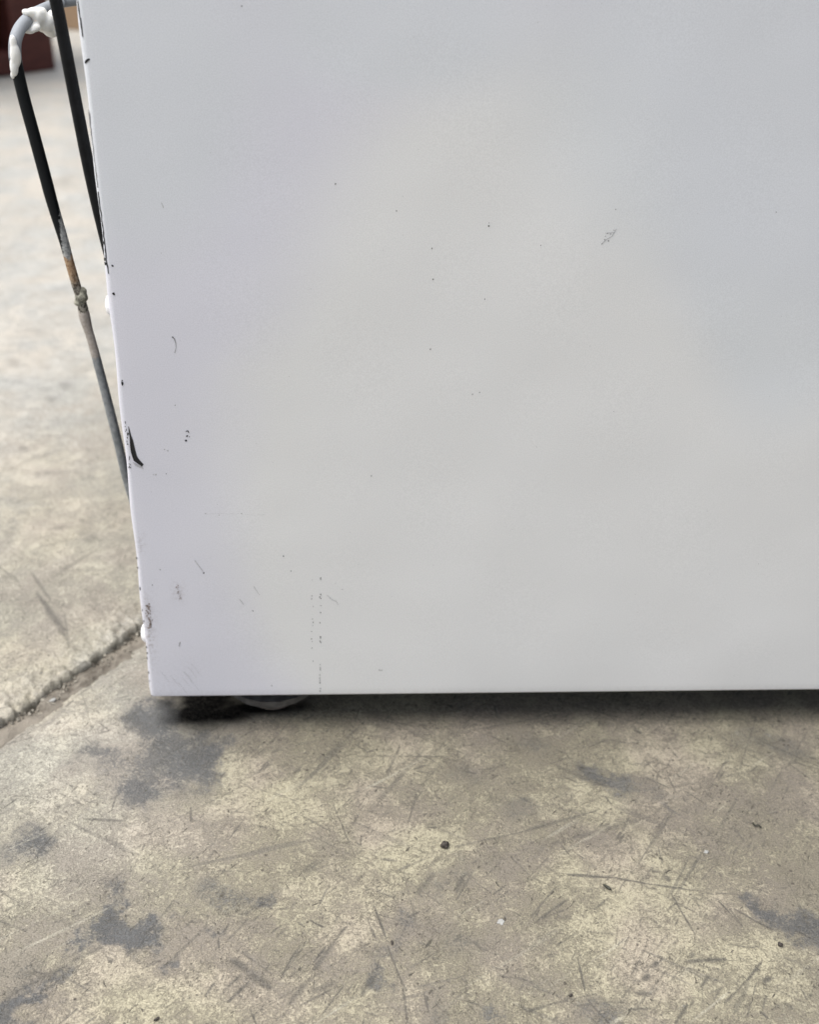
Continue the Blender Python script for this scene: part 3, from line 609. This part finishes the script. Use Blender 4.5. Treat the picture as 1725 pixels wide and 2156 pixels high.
# along the bent edge
dk.strip([(230 + i * 1.42 + random.uniform(-.8, .8), 0 + i * 10) for i in range(12)], 4.0, 1.8)
dk.strip([(233, 20), (235, 30), (236, 44)], 4, 3); dk.strip([(239, 52), (243, 82), (246, 108)], 3.2, 1.5)
md.strip([(262 + (y - 320) * .1195 + random.uniform(-.8, .8), y) for y in range(320, 560, 12)], 2.6)
dk.strip([(290 + (y - 560) * .1215 + random.uniform(-.8, .8), y) for y in range(560, 806, 10)], 2.8, 3.4)
for (x, y) in [(304, 708), (309, 757), (311, 770)]: dk.spot(x, y, 3, 6, -.2)
dk.spot(328, 776, 3, 5, -.6); dk.spot(333, 858, 3, 7, -.5); dk.spot(358.5, 1121, 2.2, 8, -.1); dk.spot(358, 1112, 1.4, 4)
for i in range(16):
    y = random.uniform(1230, 1390); dk.spot(368 + (y - 1230) * .095 + random.uniform(-2, 3), y, random.uniform(.8, 1.8), random.uniform(1.5, 6))
for y in (1630, 1658, 1720, 1783, 1815, 1890, 1908, 1922, 1965, 1990):
    dk.spot(397 + (y - 1585) * .108 + random.uniform(-1, 1.5), y, random.uniform(1.2, 2.4), random.uniform(3, 8))
for i in range(5):
    x0 = 388 + i * 5; ft.strip([(x0, 1350 + i * 2), (x0 + 10, 1362 + i * 2)], 1.6)
# face marks
md.strip([(503, 984), (509, 990), (513, 1002), (514, 1015), (510, 1031)], 3.0, 1.8); md.spot(504, 985, 3, 3)
ft.strip([(471, 592), (475, 600), (477, 607)], 2.4)
dk.spot(1429, 660, 3.0, 3.0); md.spot(1430, 651, 1.5, 1.5)
for (x, y) in [(1777, 681), (1779, 703), (1760, 712), (1159, 616), (1263, 726), (1266, 816), (1258, 1020), (1417, 874), (1402, 1146), (511, 1184), (850, 1668), (794, 2003), (980, 537), (1085, 1390), (485, 1384), (828, 1624), (739, 1785), (445, 1709), (467, 1664), (1581, 716), (2270, 620), (706, 18)]:
    md.spot(x, y, random.uniform(1.6, 2.8), random.uniform(1.8, 3.6), random.uniform(-1, 1))
for (x, y) in [(1800, 611), (1381, 1152), (448, 1387), (455, 1386), (480, 1313), (490, 1317), (1109, 1957), (1115, 1958), (1770, 690), (1785, 683), (1768, 700), (1795, 672), (706, 1500), (640, 1504), (600, 1500)]:
    ft.spot(x, y, random.uniform(2, 4), random.uniform(1.2, 2.4), random.uniform(-1, 1))
ft.strip([(1760, 712), (1772, 700), (1790, 690), (1803, 668)], 1.6); ft.strip([(1770, 681), (1795, 679)], 1.8)
ft.strip([(568, 1637), (580, 1653), (593, 1670)], 1.8); dk.spot(595, 1674, 2.6, 2.6)
ft.strip([(741, 1712), (750, 1727), (759, 1739)], 1.7); ft.strip([(700, 1751), (712, 1767)], 1.7)
md.strip([(526, 1875), (523, 1888)], 2.2)
for y in [342, 350, 462, 478, 488, 540, 590, 662, 765, 775, 795, 802, 965, 985, 1000, 1040, 1062, 1080, 1095, 1138, 1155]:
    (dk if y in (478, 488, 765, 795, 1155, 342) else md).spot(936 + random.uniform(-1.5, 1.5), 1550 + .4058 * y, random.uniform(1.4, 2.6), random.uniform(1.6, 4.0), random.uniform(-.4, .6))
for y in [355, 470, 490, 545, 635, 660, 682, 725, 780, 797, 845, 940]:
    md.spot(913 + random.uniform(-5, 4) + (545 - y) * .005, 1550 + .4058 * y, random.uniform(1.2, 2.0), random.uniform(1.4, 3.0), .4)
ft.strip([(955, 1738), (970, 1752), (983, 1757), (988, 1767)], 1.8); ft.spot(1000, 1722, 3, 1.5, .6)
for i in range(9):
    x0, y0 = random.uniform(440, 560), random.uniform(1900, 2000); ft.strip([(x0, y0), (x0 + 14, y0 + 15), (x0 + 26, y0 + 32)], 0.8, .5)
ft.strip([(x, 1500 + random.uniform(-1.2, 1.2)) for x in range(600, 700, 9)], 0.45); ft.strip([(x, 1503 + random.uniform(-1.2, 1.2)) for x in range(715, 780, 9)], 0.45)
for i in range(70):
    x, y = random.uniform(400, 2394), random.uniform(0, 2000)
    ft.spot(x, y, random.uniform(.7, 1.5), random.uniform(.7, 1.6))
br = Flakes()
for i in range(22):
    t = random.random(); br.spot(513 + 14 * t + random.gauss(0, 3), 1706 + 46 * t + random.gauss(0, 3), random.uniform(1, 2.6), random.uniform(1, 2.6))
for i in range(34):
    t = random.random(); br.spot(430 + 10 * t + random.gauss(0, 3.2), 1766 + 66 * t + random.gauss(0, 2), random.uniform(1, 3), random.uniform(1.2, 4))
for i in range(7): br.spot(435 + random.gauss(0, 4), 1771 + random.gauss(0, 3), 3, 3); br.spot(440 + random.gauss(0, 3), 1822 + random.gauss(0, 4), 3, 4)
tag(br.build('dirt_specks', M_brown), kind='stuff')
tag(dk.build('scuff_marks', M_chip), kind='stuff'); tag(md.build('scuff_marks', M_mid), kind='stuff'); tag(ft.build('scuff_marks', M_faint), kind='stuff')

# pan-head screws in the back flange
def screw(zc):
    vs_, fs = lathe([(0.0038, -0.0002), (0.0038, 0.0006), (0.0036, 0.0014), (0.0030, 0.0021), (0.0020, 0.0025), (0.0008, 0.0027), (0.0002, 0.0027)], 28, 'x')
    o = link_mesh('screw', vs_, fs, M_screw, side); o.location = (0.0, 0.0072, zc)
    bm = bmesh.new(); box(bm, -0.00295, -0.0024, -0.0019, 0.0019, -0.0003, 0.0003); box(bm, -0.00292, -0.0024, -0.0003, 0.0003, -0.0019, 0.0019)
    return o, bm
for (px, py) in [(315, 897), (417, 1858)]:
    z = float(pl(px, py, 0.005)[2]); o, bm = screw(z); bm.free()

# rest of the cabinet
bm = bmesh.new(); box(bm, 0.0, PW, PD - 0.002, PD, GAP, GAP + PH, 0.001); from_bm('side_panel', bm, M_white, fridge)
bm = bmesh.new(); box(bm, 0.0, PW, 0.001, PD - 0.003, GAP + PH, GAP + PH + 0.025, 0.004); from_bm('top_panel', bm, M_white, fridge)
bm = bmesh.new(); box(bm, 0.012, 0.014, 0.003, PD - 0.004, 0.24, GAP + PH - 0.002); from_bm('back_panel', bm, M_back, fridge)
bm = bmesh.new(); box(bm, 0.03, PW - 0.004, 0.0165, PD - 0.01, GAP + 0.012, GAP + 0.014); from_bm('bottom_panel', bm, M_under, fridge)
bm = bmesh.new(); box(bm, PW + 0.008, PW + 0.055, 0.001, PD - 0.002, GAP + 0.03, GAP + PH + 0.022, 0.006); door = from_bm('door', bm, M_white, fridge)
bm = bmesh.new(); box(bm, PW + 0.0005, PW + 0.0075, 0.012, PD - 0.014, GAP + 0.04, GAP + PH + 0.01); from_bm('gasket', bm, M_foot, door)
bm = bmesh.new(); box(bm, PW + 0.056, PW + 0.08, 0.03, 0.055, 0.45, 0.72, 0.006); from_bm('handle', bm, M_white, door)
bm = bmesh.new(); box(bm, 0.014, 0.0165, 0.034, PD - 0.012, 0.003, 0.06); from_bm('rear_light_blocker', bm, M_under, fridge)  # added strip that keeps light out from under the cabinet
vs_, fs = lathe([(0.075, 0), (0.078, 0.02), (0.078, 0.09), (0.07, 0.12), (0.045, 0.14), (0.01, 0.146)], 36)
o = link_mesh('compressor', vs_, fs, M_comp, fridge); o.location = (0.12, 0.25, GAP + 0.016)
def foot(x, y):
    vs_, fs = lathe([(0.0112, 0.0), (0.0165, 0.0050), (0.0190, 0.0068), (0.0194, 0.0100), (0.006, 0.0115), (0.0055, 0.0325)], 18)
    o = link_mesh('levelling_foot', vs_, fs, M_foot, fridge, smooth=False); o.location = (x, y, 0.0021)
    v2, f2 = lathe([(0.0092, 0.0), (0.0097, 0.0003), (0.0104, 0.0012), (0.0110, 0.0020)], 24); pd = link_mesh('rubber_pad', v2, f2, M_footpad, o); pd.location = (0, 0, -0.0020)
    return o
bm = bmesh.new(); box(bm, 0.010, 0.030, 0.026, 0.050, 0.0012, GAP + 0.004, 0.005); from_bm('rear_shade_block', bm, M_comp, fridge)  # added black block, darkens the gap under the corner
fc = floor_at(573, 1497)
for (x, y) in [(float(fc[0]), float(fc[1]) + 0.0100), (0.287, 0.034), (0.045, PD - 0.035), (0.46, PD - 0.035), (0.46, 0.031)]: foot(x, y)

# condenser tubes standing off the back
def spline(P, n):
    P = [Vector(p) for p in P]; P = [P[0] * 2 - P[1]] + P + [P[-1] * 2 - P[-2]]; out = []
    for i in range(1, len(P) - 2):
        for k in range(n):
            t = k / n; a, b, c, d = P[i - 1], P[i], P[i + 1], P[i + 2]
            out.append(0.5 * ((2 * b) + (c - a) * t + (2 * a - 5 * b + 4 * c - d) * t * t + (3 * b - a - 3 * c + d) * t ** 3))
    out.append(P[-2]); return out
def tube(name, path, rad, mat, parent, ts=None, n=16):
    vs_, fs, tv, sv = [], [], [], []
    up = Vector((0, -1, 0))
    for i, p in enumerate(path):
        d = (path[min(i + 1, len(path) - 1)] - path[max(i - 1, 0)]).normalized()
        a = d.cross(up)
        if a.length < 1e-4: a = d.cross(Vector((1, 0, 0)))
        a.normalize(); b = a.cross(d).normalized()
        r = rad(i / (len(path) - 1)) if callable(rad) else rad
        for k in range(n):
            an = 2 * math.pi * k / n
            vs_.append(p + (a * math.cos(an) + b * math.sin(an)) * r); tv.append(ts[i] if ts else 0); sv.append(math.cos(an) if a.x > 0 else -math.cos(an))
    for i in range(len(path) - 1):
        for k in range(n):
            k2 = (k + 1) % n; fs.append((i * n + k, i * n + k2, (i + 1) * n + k2, (i + 1) * n + k))
    fs.append(tuple(range(n))); fs.append(tuple(range((len(path) - 1) * n, len(path) * n)))
    o = link_mesh(name, vs_, fs, mat, parent)
    if ts: attr(o.data, 't', tv); attr(o.data, 'side', sv)
    return o
YL, YR = 0.046, 0.016
# near, plain black tube
pr = [plane_at(x * K, y * K, YR) for (x, y) in [(-40, -900), (100, -280), (162, 0), (221, 300), (262, 505), (308, 700), (362, 900), (416, 1080), (470, 1260)]]
pr = [(0.03, 0.03, 0.62)] + [(-0.005 - 0.02, 0.022, 0.60)] + pr + [(float(pr[-1][0]) + 0.010, 0.02, float(pr[-1][2]) - 0.03), (float(pr[-1][0]) + 0.03, 0.05, float(pr[-1][2]) - 0.04)]
tr = tube('condenser_tube', spline(pr, 8), 0.0019, M_black, fridge)
tr['label'] = 'plain black tube nearest the panel edge'
# far tube: bend, weld knot, chipped paint
src = [(205, 2), (165, 14), (125, 29), (88, 50), (58, 82), (44, 120), (43, 165), (50, 205), (60, 250), (73, 302), (100, 400), (127, 500), (154, 600), (186, 705), (205, 775), (224, 840), (236, 875), (249, 935), (271, 1010), (295, 1100), (321, 1200), (346, 1300), (370, 1400), (402, 1500), (440, 1600), (480, 1700), (520, 1800)]
yy = [0.115, 0.095, 0.075, 0.058, 0.050] + [YL] * 22
ptsL = [plane_at(x * K, y * K, d) for (x, y), d in zip(src, yy)]
pL = [(0.06, 0.135, float(ptsL[0][2]) + .006), (0.005, 0.128, float(ptsL[0][2]) + 0.003)] + ptsL + [(float(ptsL[-1][0]) + 0.006, YL + 0.003, float(ptsL[-1][2]) - 0.010)]
srcy = [0, 0] + [y for (_, y) in src] + [1880]
path = spline(pL, 10); ts = []
for i in range(len(srcy) - 1):
    for k in range(10): ts.append((srcy[i] + (srcy[i + 1] - srcy[i]) * k / 10) / 1480)
ts.append(1880 / 1480)
def rl(f):
    t = f * (ts[-1]); i = min(len(ts) - 1, int(f * (len(ts) - 1))); t = ts[i] * 1480
    r = 0.0020
    if t > 560: r -= 0.00042 * min(1, (t - 560) / 170)
    r += 0.00042 * math.exp(-((t - 925) / 30) ** 2)
    if t > 1000: r += 0.00012 * min(1, (t - 1000) / 200)
    return r
tl = tube('condenser_tube', path, rl, MT, fridge, ts)
tl['label'] = 'bent tube with chipped black paint, rust and a welded knot'
def blob(name, balls, mat, parent, vox=0.0007, rough=0.0004):
    bm = bmesh.new()
    for (p, r, sc3) in balls:
        rr = bmesh.ops.create_icosphere(bm, subdivisions=3, radius=r)
        for v in rr['verts']:
            v.co = Vector((v.co.x * sc3[0], v.co.y * sc3[1], v.co.z * sc3[2])) + Vector(p)
    o = from_bm(name, bm, mat, parent, True)
    m = o.modifiers.new('remesh', 'REMESH'); m.mode = 'VOXEL'; m.voxel_size = vox; m.use_smooth_shade = True
    s = o.modifiers.new('smooth', 'SMOOTH'); s.iterations = 6; s.factor = 0.6
    dg = bpy.context.evaluated_depsgraph_get(); me2 = bpy.data.meshes.new_from_object(o.evaluated_get(dg))
    o.modifiers.clear(); o.data = me2
    for v in me2.vertices:
        v.co += Vector(mnoise.noise_vector(v.co * 420)) * rough
    me2.polygons.foreach_set('use_smooth', [True] * len(me2.polygons))
    if not me2.materials: me2.materials.append(mat)
    return o
P2 = lambda x, y, d: tuple(map(float, plane_at(x * K, y * K, d)))
PX = 0.40 / 2400 * K             # metres per photograph pixel out there
blob('weld_bead', [(P2(237, 868, YL), 19 * PX, (1.05, 1, .95)), (P2(233, 884, YL), 17 * PX, (1.1, 1, .6)), (P2(241, 852, YL), 12 * PX, (1, 1, 1.2))], M_putty, tl, 0.0004, 0.00025)
blob('white_sealant', [(P2(104, 46, .056), 27 * PX, (1, .7, .85)), (P2(80, 36, .054), 14 * PX, (1.2, .7, .8)), (P2(128, 66, .058), 27 * PX, (1, .7, 1)), (P2(150, 84, .062), 25 * PX, (1.1, .8, .95)),
                       (P2(86, 91, .053), 13 * PX, (1.2, .9, .65)), (P2(102, 82, .054), 14 * PX, (1.2, .9, .8)), (P2(160, 54, .066), 24 * PX, (1, .8, 1)), (P2(118, 30, .058), 16 * PX, (1, .7, .6))], M_seal, tl, 0.0005, 0.0003)
blob('white_sealant', [(P2(38, 126, YL - .002), 11 * PX, (.9, .8, 2.0)), (P2(44, 160, YL - .002), 15 * PX, (.95, .8, 2.2)), (P2(40, 196, YL - .002), 12 * PX, (.95, .8, 2.0)), (P2(36, 220, YL - .0015), 6.5 * PX, (1, .9, 1.6))], M_seal, tl, 0.0003, 0.0001)

# ------------------------------------------------------------------ background: wooden cabinet and cardboard box
c0 = floor_at(118, 147, 0.003); c1 = floor_at(0, 163, 0.003)
dd = unit([c0[0] - c1[0], c0[1] - c1[1]])
cab = empty('wooden_cabinet', (float(c0[0]), float(c0[1]), 0.0032), math.atan2(dd[1], dd[0]))
tag(cab, 'dark red wooden cabinet with an open dark front, far behind the refrigerator', 'cabinet')
CW, CDp, CH = 0.46, 0.34, 0.36
for (x0, x1) in [(-0.072, 0.0), (-CW, -CW + 0.072)]:
    for (y0, y1) in [(0, 0.05), (CDp - 0.05, CDp)]:
        bm = bmesh.new(); box(bm, x0, x1, y0, y1, 0, CH, 0.003); from_bm('post', bm, MW, cab)
bm = bmesh.new(); box(bm, -CW + 0.073, -0.073, -0.006, 0.03, 0.002, 0.034, 0.003); from_bm('bottom_rail', bm, MW, cab)
bm = bmesh.new(); box(bm, -CW + 0.073, -0.073, 0.002, 0.03, 0.112, 0.20, 0.003); from_bm('top_rail', bm, MW, cab)
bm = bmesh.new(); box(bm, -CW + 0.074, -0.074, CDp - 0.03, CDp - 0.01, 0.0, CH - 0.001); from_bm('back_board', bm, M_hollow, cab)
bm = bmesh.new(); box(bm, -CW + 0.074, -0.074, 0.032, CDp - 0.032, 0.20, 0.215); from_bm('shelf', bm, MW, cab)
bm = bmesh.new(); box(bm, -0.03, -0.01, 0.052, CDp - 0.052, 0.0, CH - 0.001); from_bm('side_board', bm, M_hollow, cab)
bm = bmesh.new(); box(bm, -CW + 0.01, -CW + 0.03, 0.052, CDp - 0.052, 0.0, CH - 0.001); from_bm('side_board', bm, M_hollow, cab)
bm = bmesh.new(); box(bm, -CW - 0.01, 0.01, -0.01, CDp + 0.01, CH, CH + 0.022, 0.004); from_bm('top_board', bm, MW, cab)

b0 = floor_at(112, 62, 0.003)
cb = empty('cardboard_box', (float(b0[0]), float(b0[1]), 0.0032), math.radians(-4))
tag(cb, 'tan cardboard box on the pale concrete between the black tube and the panel edge', 'box')
bm = bmesh.new(); box(bm, 0, 0.34, 0, 0.26, 0, 0.15, 0.002); bx = from_bm('carton', bm, M_card, cb)
for (y0, y1) in [(0.002, 0.1285), (0.1315, 0.258)]:
    bm = bmesh.new(); box(bm, 0.002, 0.338, y0, y1, 0.1505, 0.1535); from_bm('flap', bm, M_card, cb)
bm = bmesh.new(); box(bm, -0.0004, 0.3404, 0.105, 0.155, 0.154, 0.1543); from_bm('tape', bm, M_tape, cb)

# ------------------------------------------------------------------ small litter on the concrete
def lump(name, px, py, size, mat, label, cat, squash=(1, 1, .7), rz=0.0, seed=0, sub=3, amp=.35, group=None, z=0.0):
    p = fl(px, py)
    bm = bmesh.new(); bmesh.ops.create_icosphere(bm, subdivisions=sub, radius=size)
    for v in bm.verts:
        k = 1 + amp * mnoise.noise(v.co / size * 1.3 + Vector((seed * 5.1, 0, 0)))
        v.co = Vector((v.co.x * squash[0], v.co.y * squash[1], v.co.z * squash[2])) * k
    zmin = min(v.co.z for v in bm.verts)
    for v in bm.verts: v.co.z -= zmin * .92
    o = from_bm(name, bm, mat, None, True); o.location = (float(p[0]), float(p[1]), z); o.rotation_euler = (0, 0, rz)
    return tag(o, label, cat, group)
bm = bmesh.new()
for i in range(170):
    u_ = random.uniform(-.03, .10); v_ = random.gauss(0.001, .0022); x_, y_ = to_xy(u_, v_); r_s = random.choice([.0004, .0005, .0007, .0010])
    rr = bmesh.ops.create_icosphere(bm, subdivisions=1, radius=r_s)
    q_ = Matrix.Rotation(random.uniform(0, 6), 3, Vector((random.random(), random.random(), random.random() + .1)).normalized())
    for v in rr['verts']: v.co = q_ @ Vector((v.co.x * random.uniform(.6, 1.3), v.co.y, v.co.z * .7)) + Vector((x_, y_, -0.0018 + random.uniform(-.0006, .0004)))
tag(from_bm('loose_grit', bm, M_loose, None), 'loose crumbs of concrete lying in the dirt of the joint', 'grit', kind='stuff')
lump('pebble', 1300, 2474, 0.00145, M_grit, 'round dark pebble on a cream patch of the concrete below the panel', 'pebble', (1, .95, .75), 0, 1)
lump('seed_husk', 1776, 2595, 0.0017, M_husk, 'slender dark seed husk beside a long straight scratch', 'seed', (1, .30, .3), math.radians(-48), 2, 3, .15)
lump('grit_grain', 1146, 2756, 0.0006, M_grit, 'tiny black grain on a grey stain in the lower middle of the concrete', 'grit', (.6, 1.5, .6), .1, 3)
lump('grit_grain', 2281, 2763, 0.00085, M_grit, 'dark grain just below the grey scuff at the right side of the floor', 'grit', (1, 1, .6), .4, 4)
lump('grit_grain', 1669, 2910, 0.00055, M_grit, 'tiny black grain near the bottom edge of the floor, right of middle', 'grit', (1.2, .8, .6), .6, 5)
lump('grit_grain', 457, 2980, 0.0006, M_grit, 'black grain lowest on the left part of the floor', 'grit', (1.5, .7, .6), .7, 6)
lump('paint_flake', 1465, 2694, 0.0012, M_flake, 'white paint flake on the concrete below and right of the pebble', 'paint flake', (1, .9, .10), .3, 7, 3, .6)
lump('paint_flake', 2066, 2490, 0.0008, M_flake, 'small white flake in the right part of the floor under the black thread', 'paint flake', (1.2, .8, .3), .3, 8, 3, .6)
lump('paint_flake', 152, 2036, 0.0011, M_flake, 'white flake lying in the dirt of the joint', 'paint flake', (1.2, .8, .3), .5, 9, 3, .6, z=-0.002)
P = [fl(2202, 2404, .0006), fl(2208, 2412, .0007), fl(2218, 2411, .001), fl(2224, 2416, .0007), fl(2227, 2418, .0006)]
o = tube('thread', spline(P, 6), 0.0003, M_husk, None, None, 8); tag(o, 'short bent black thread on the floor at the right', 'thread')
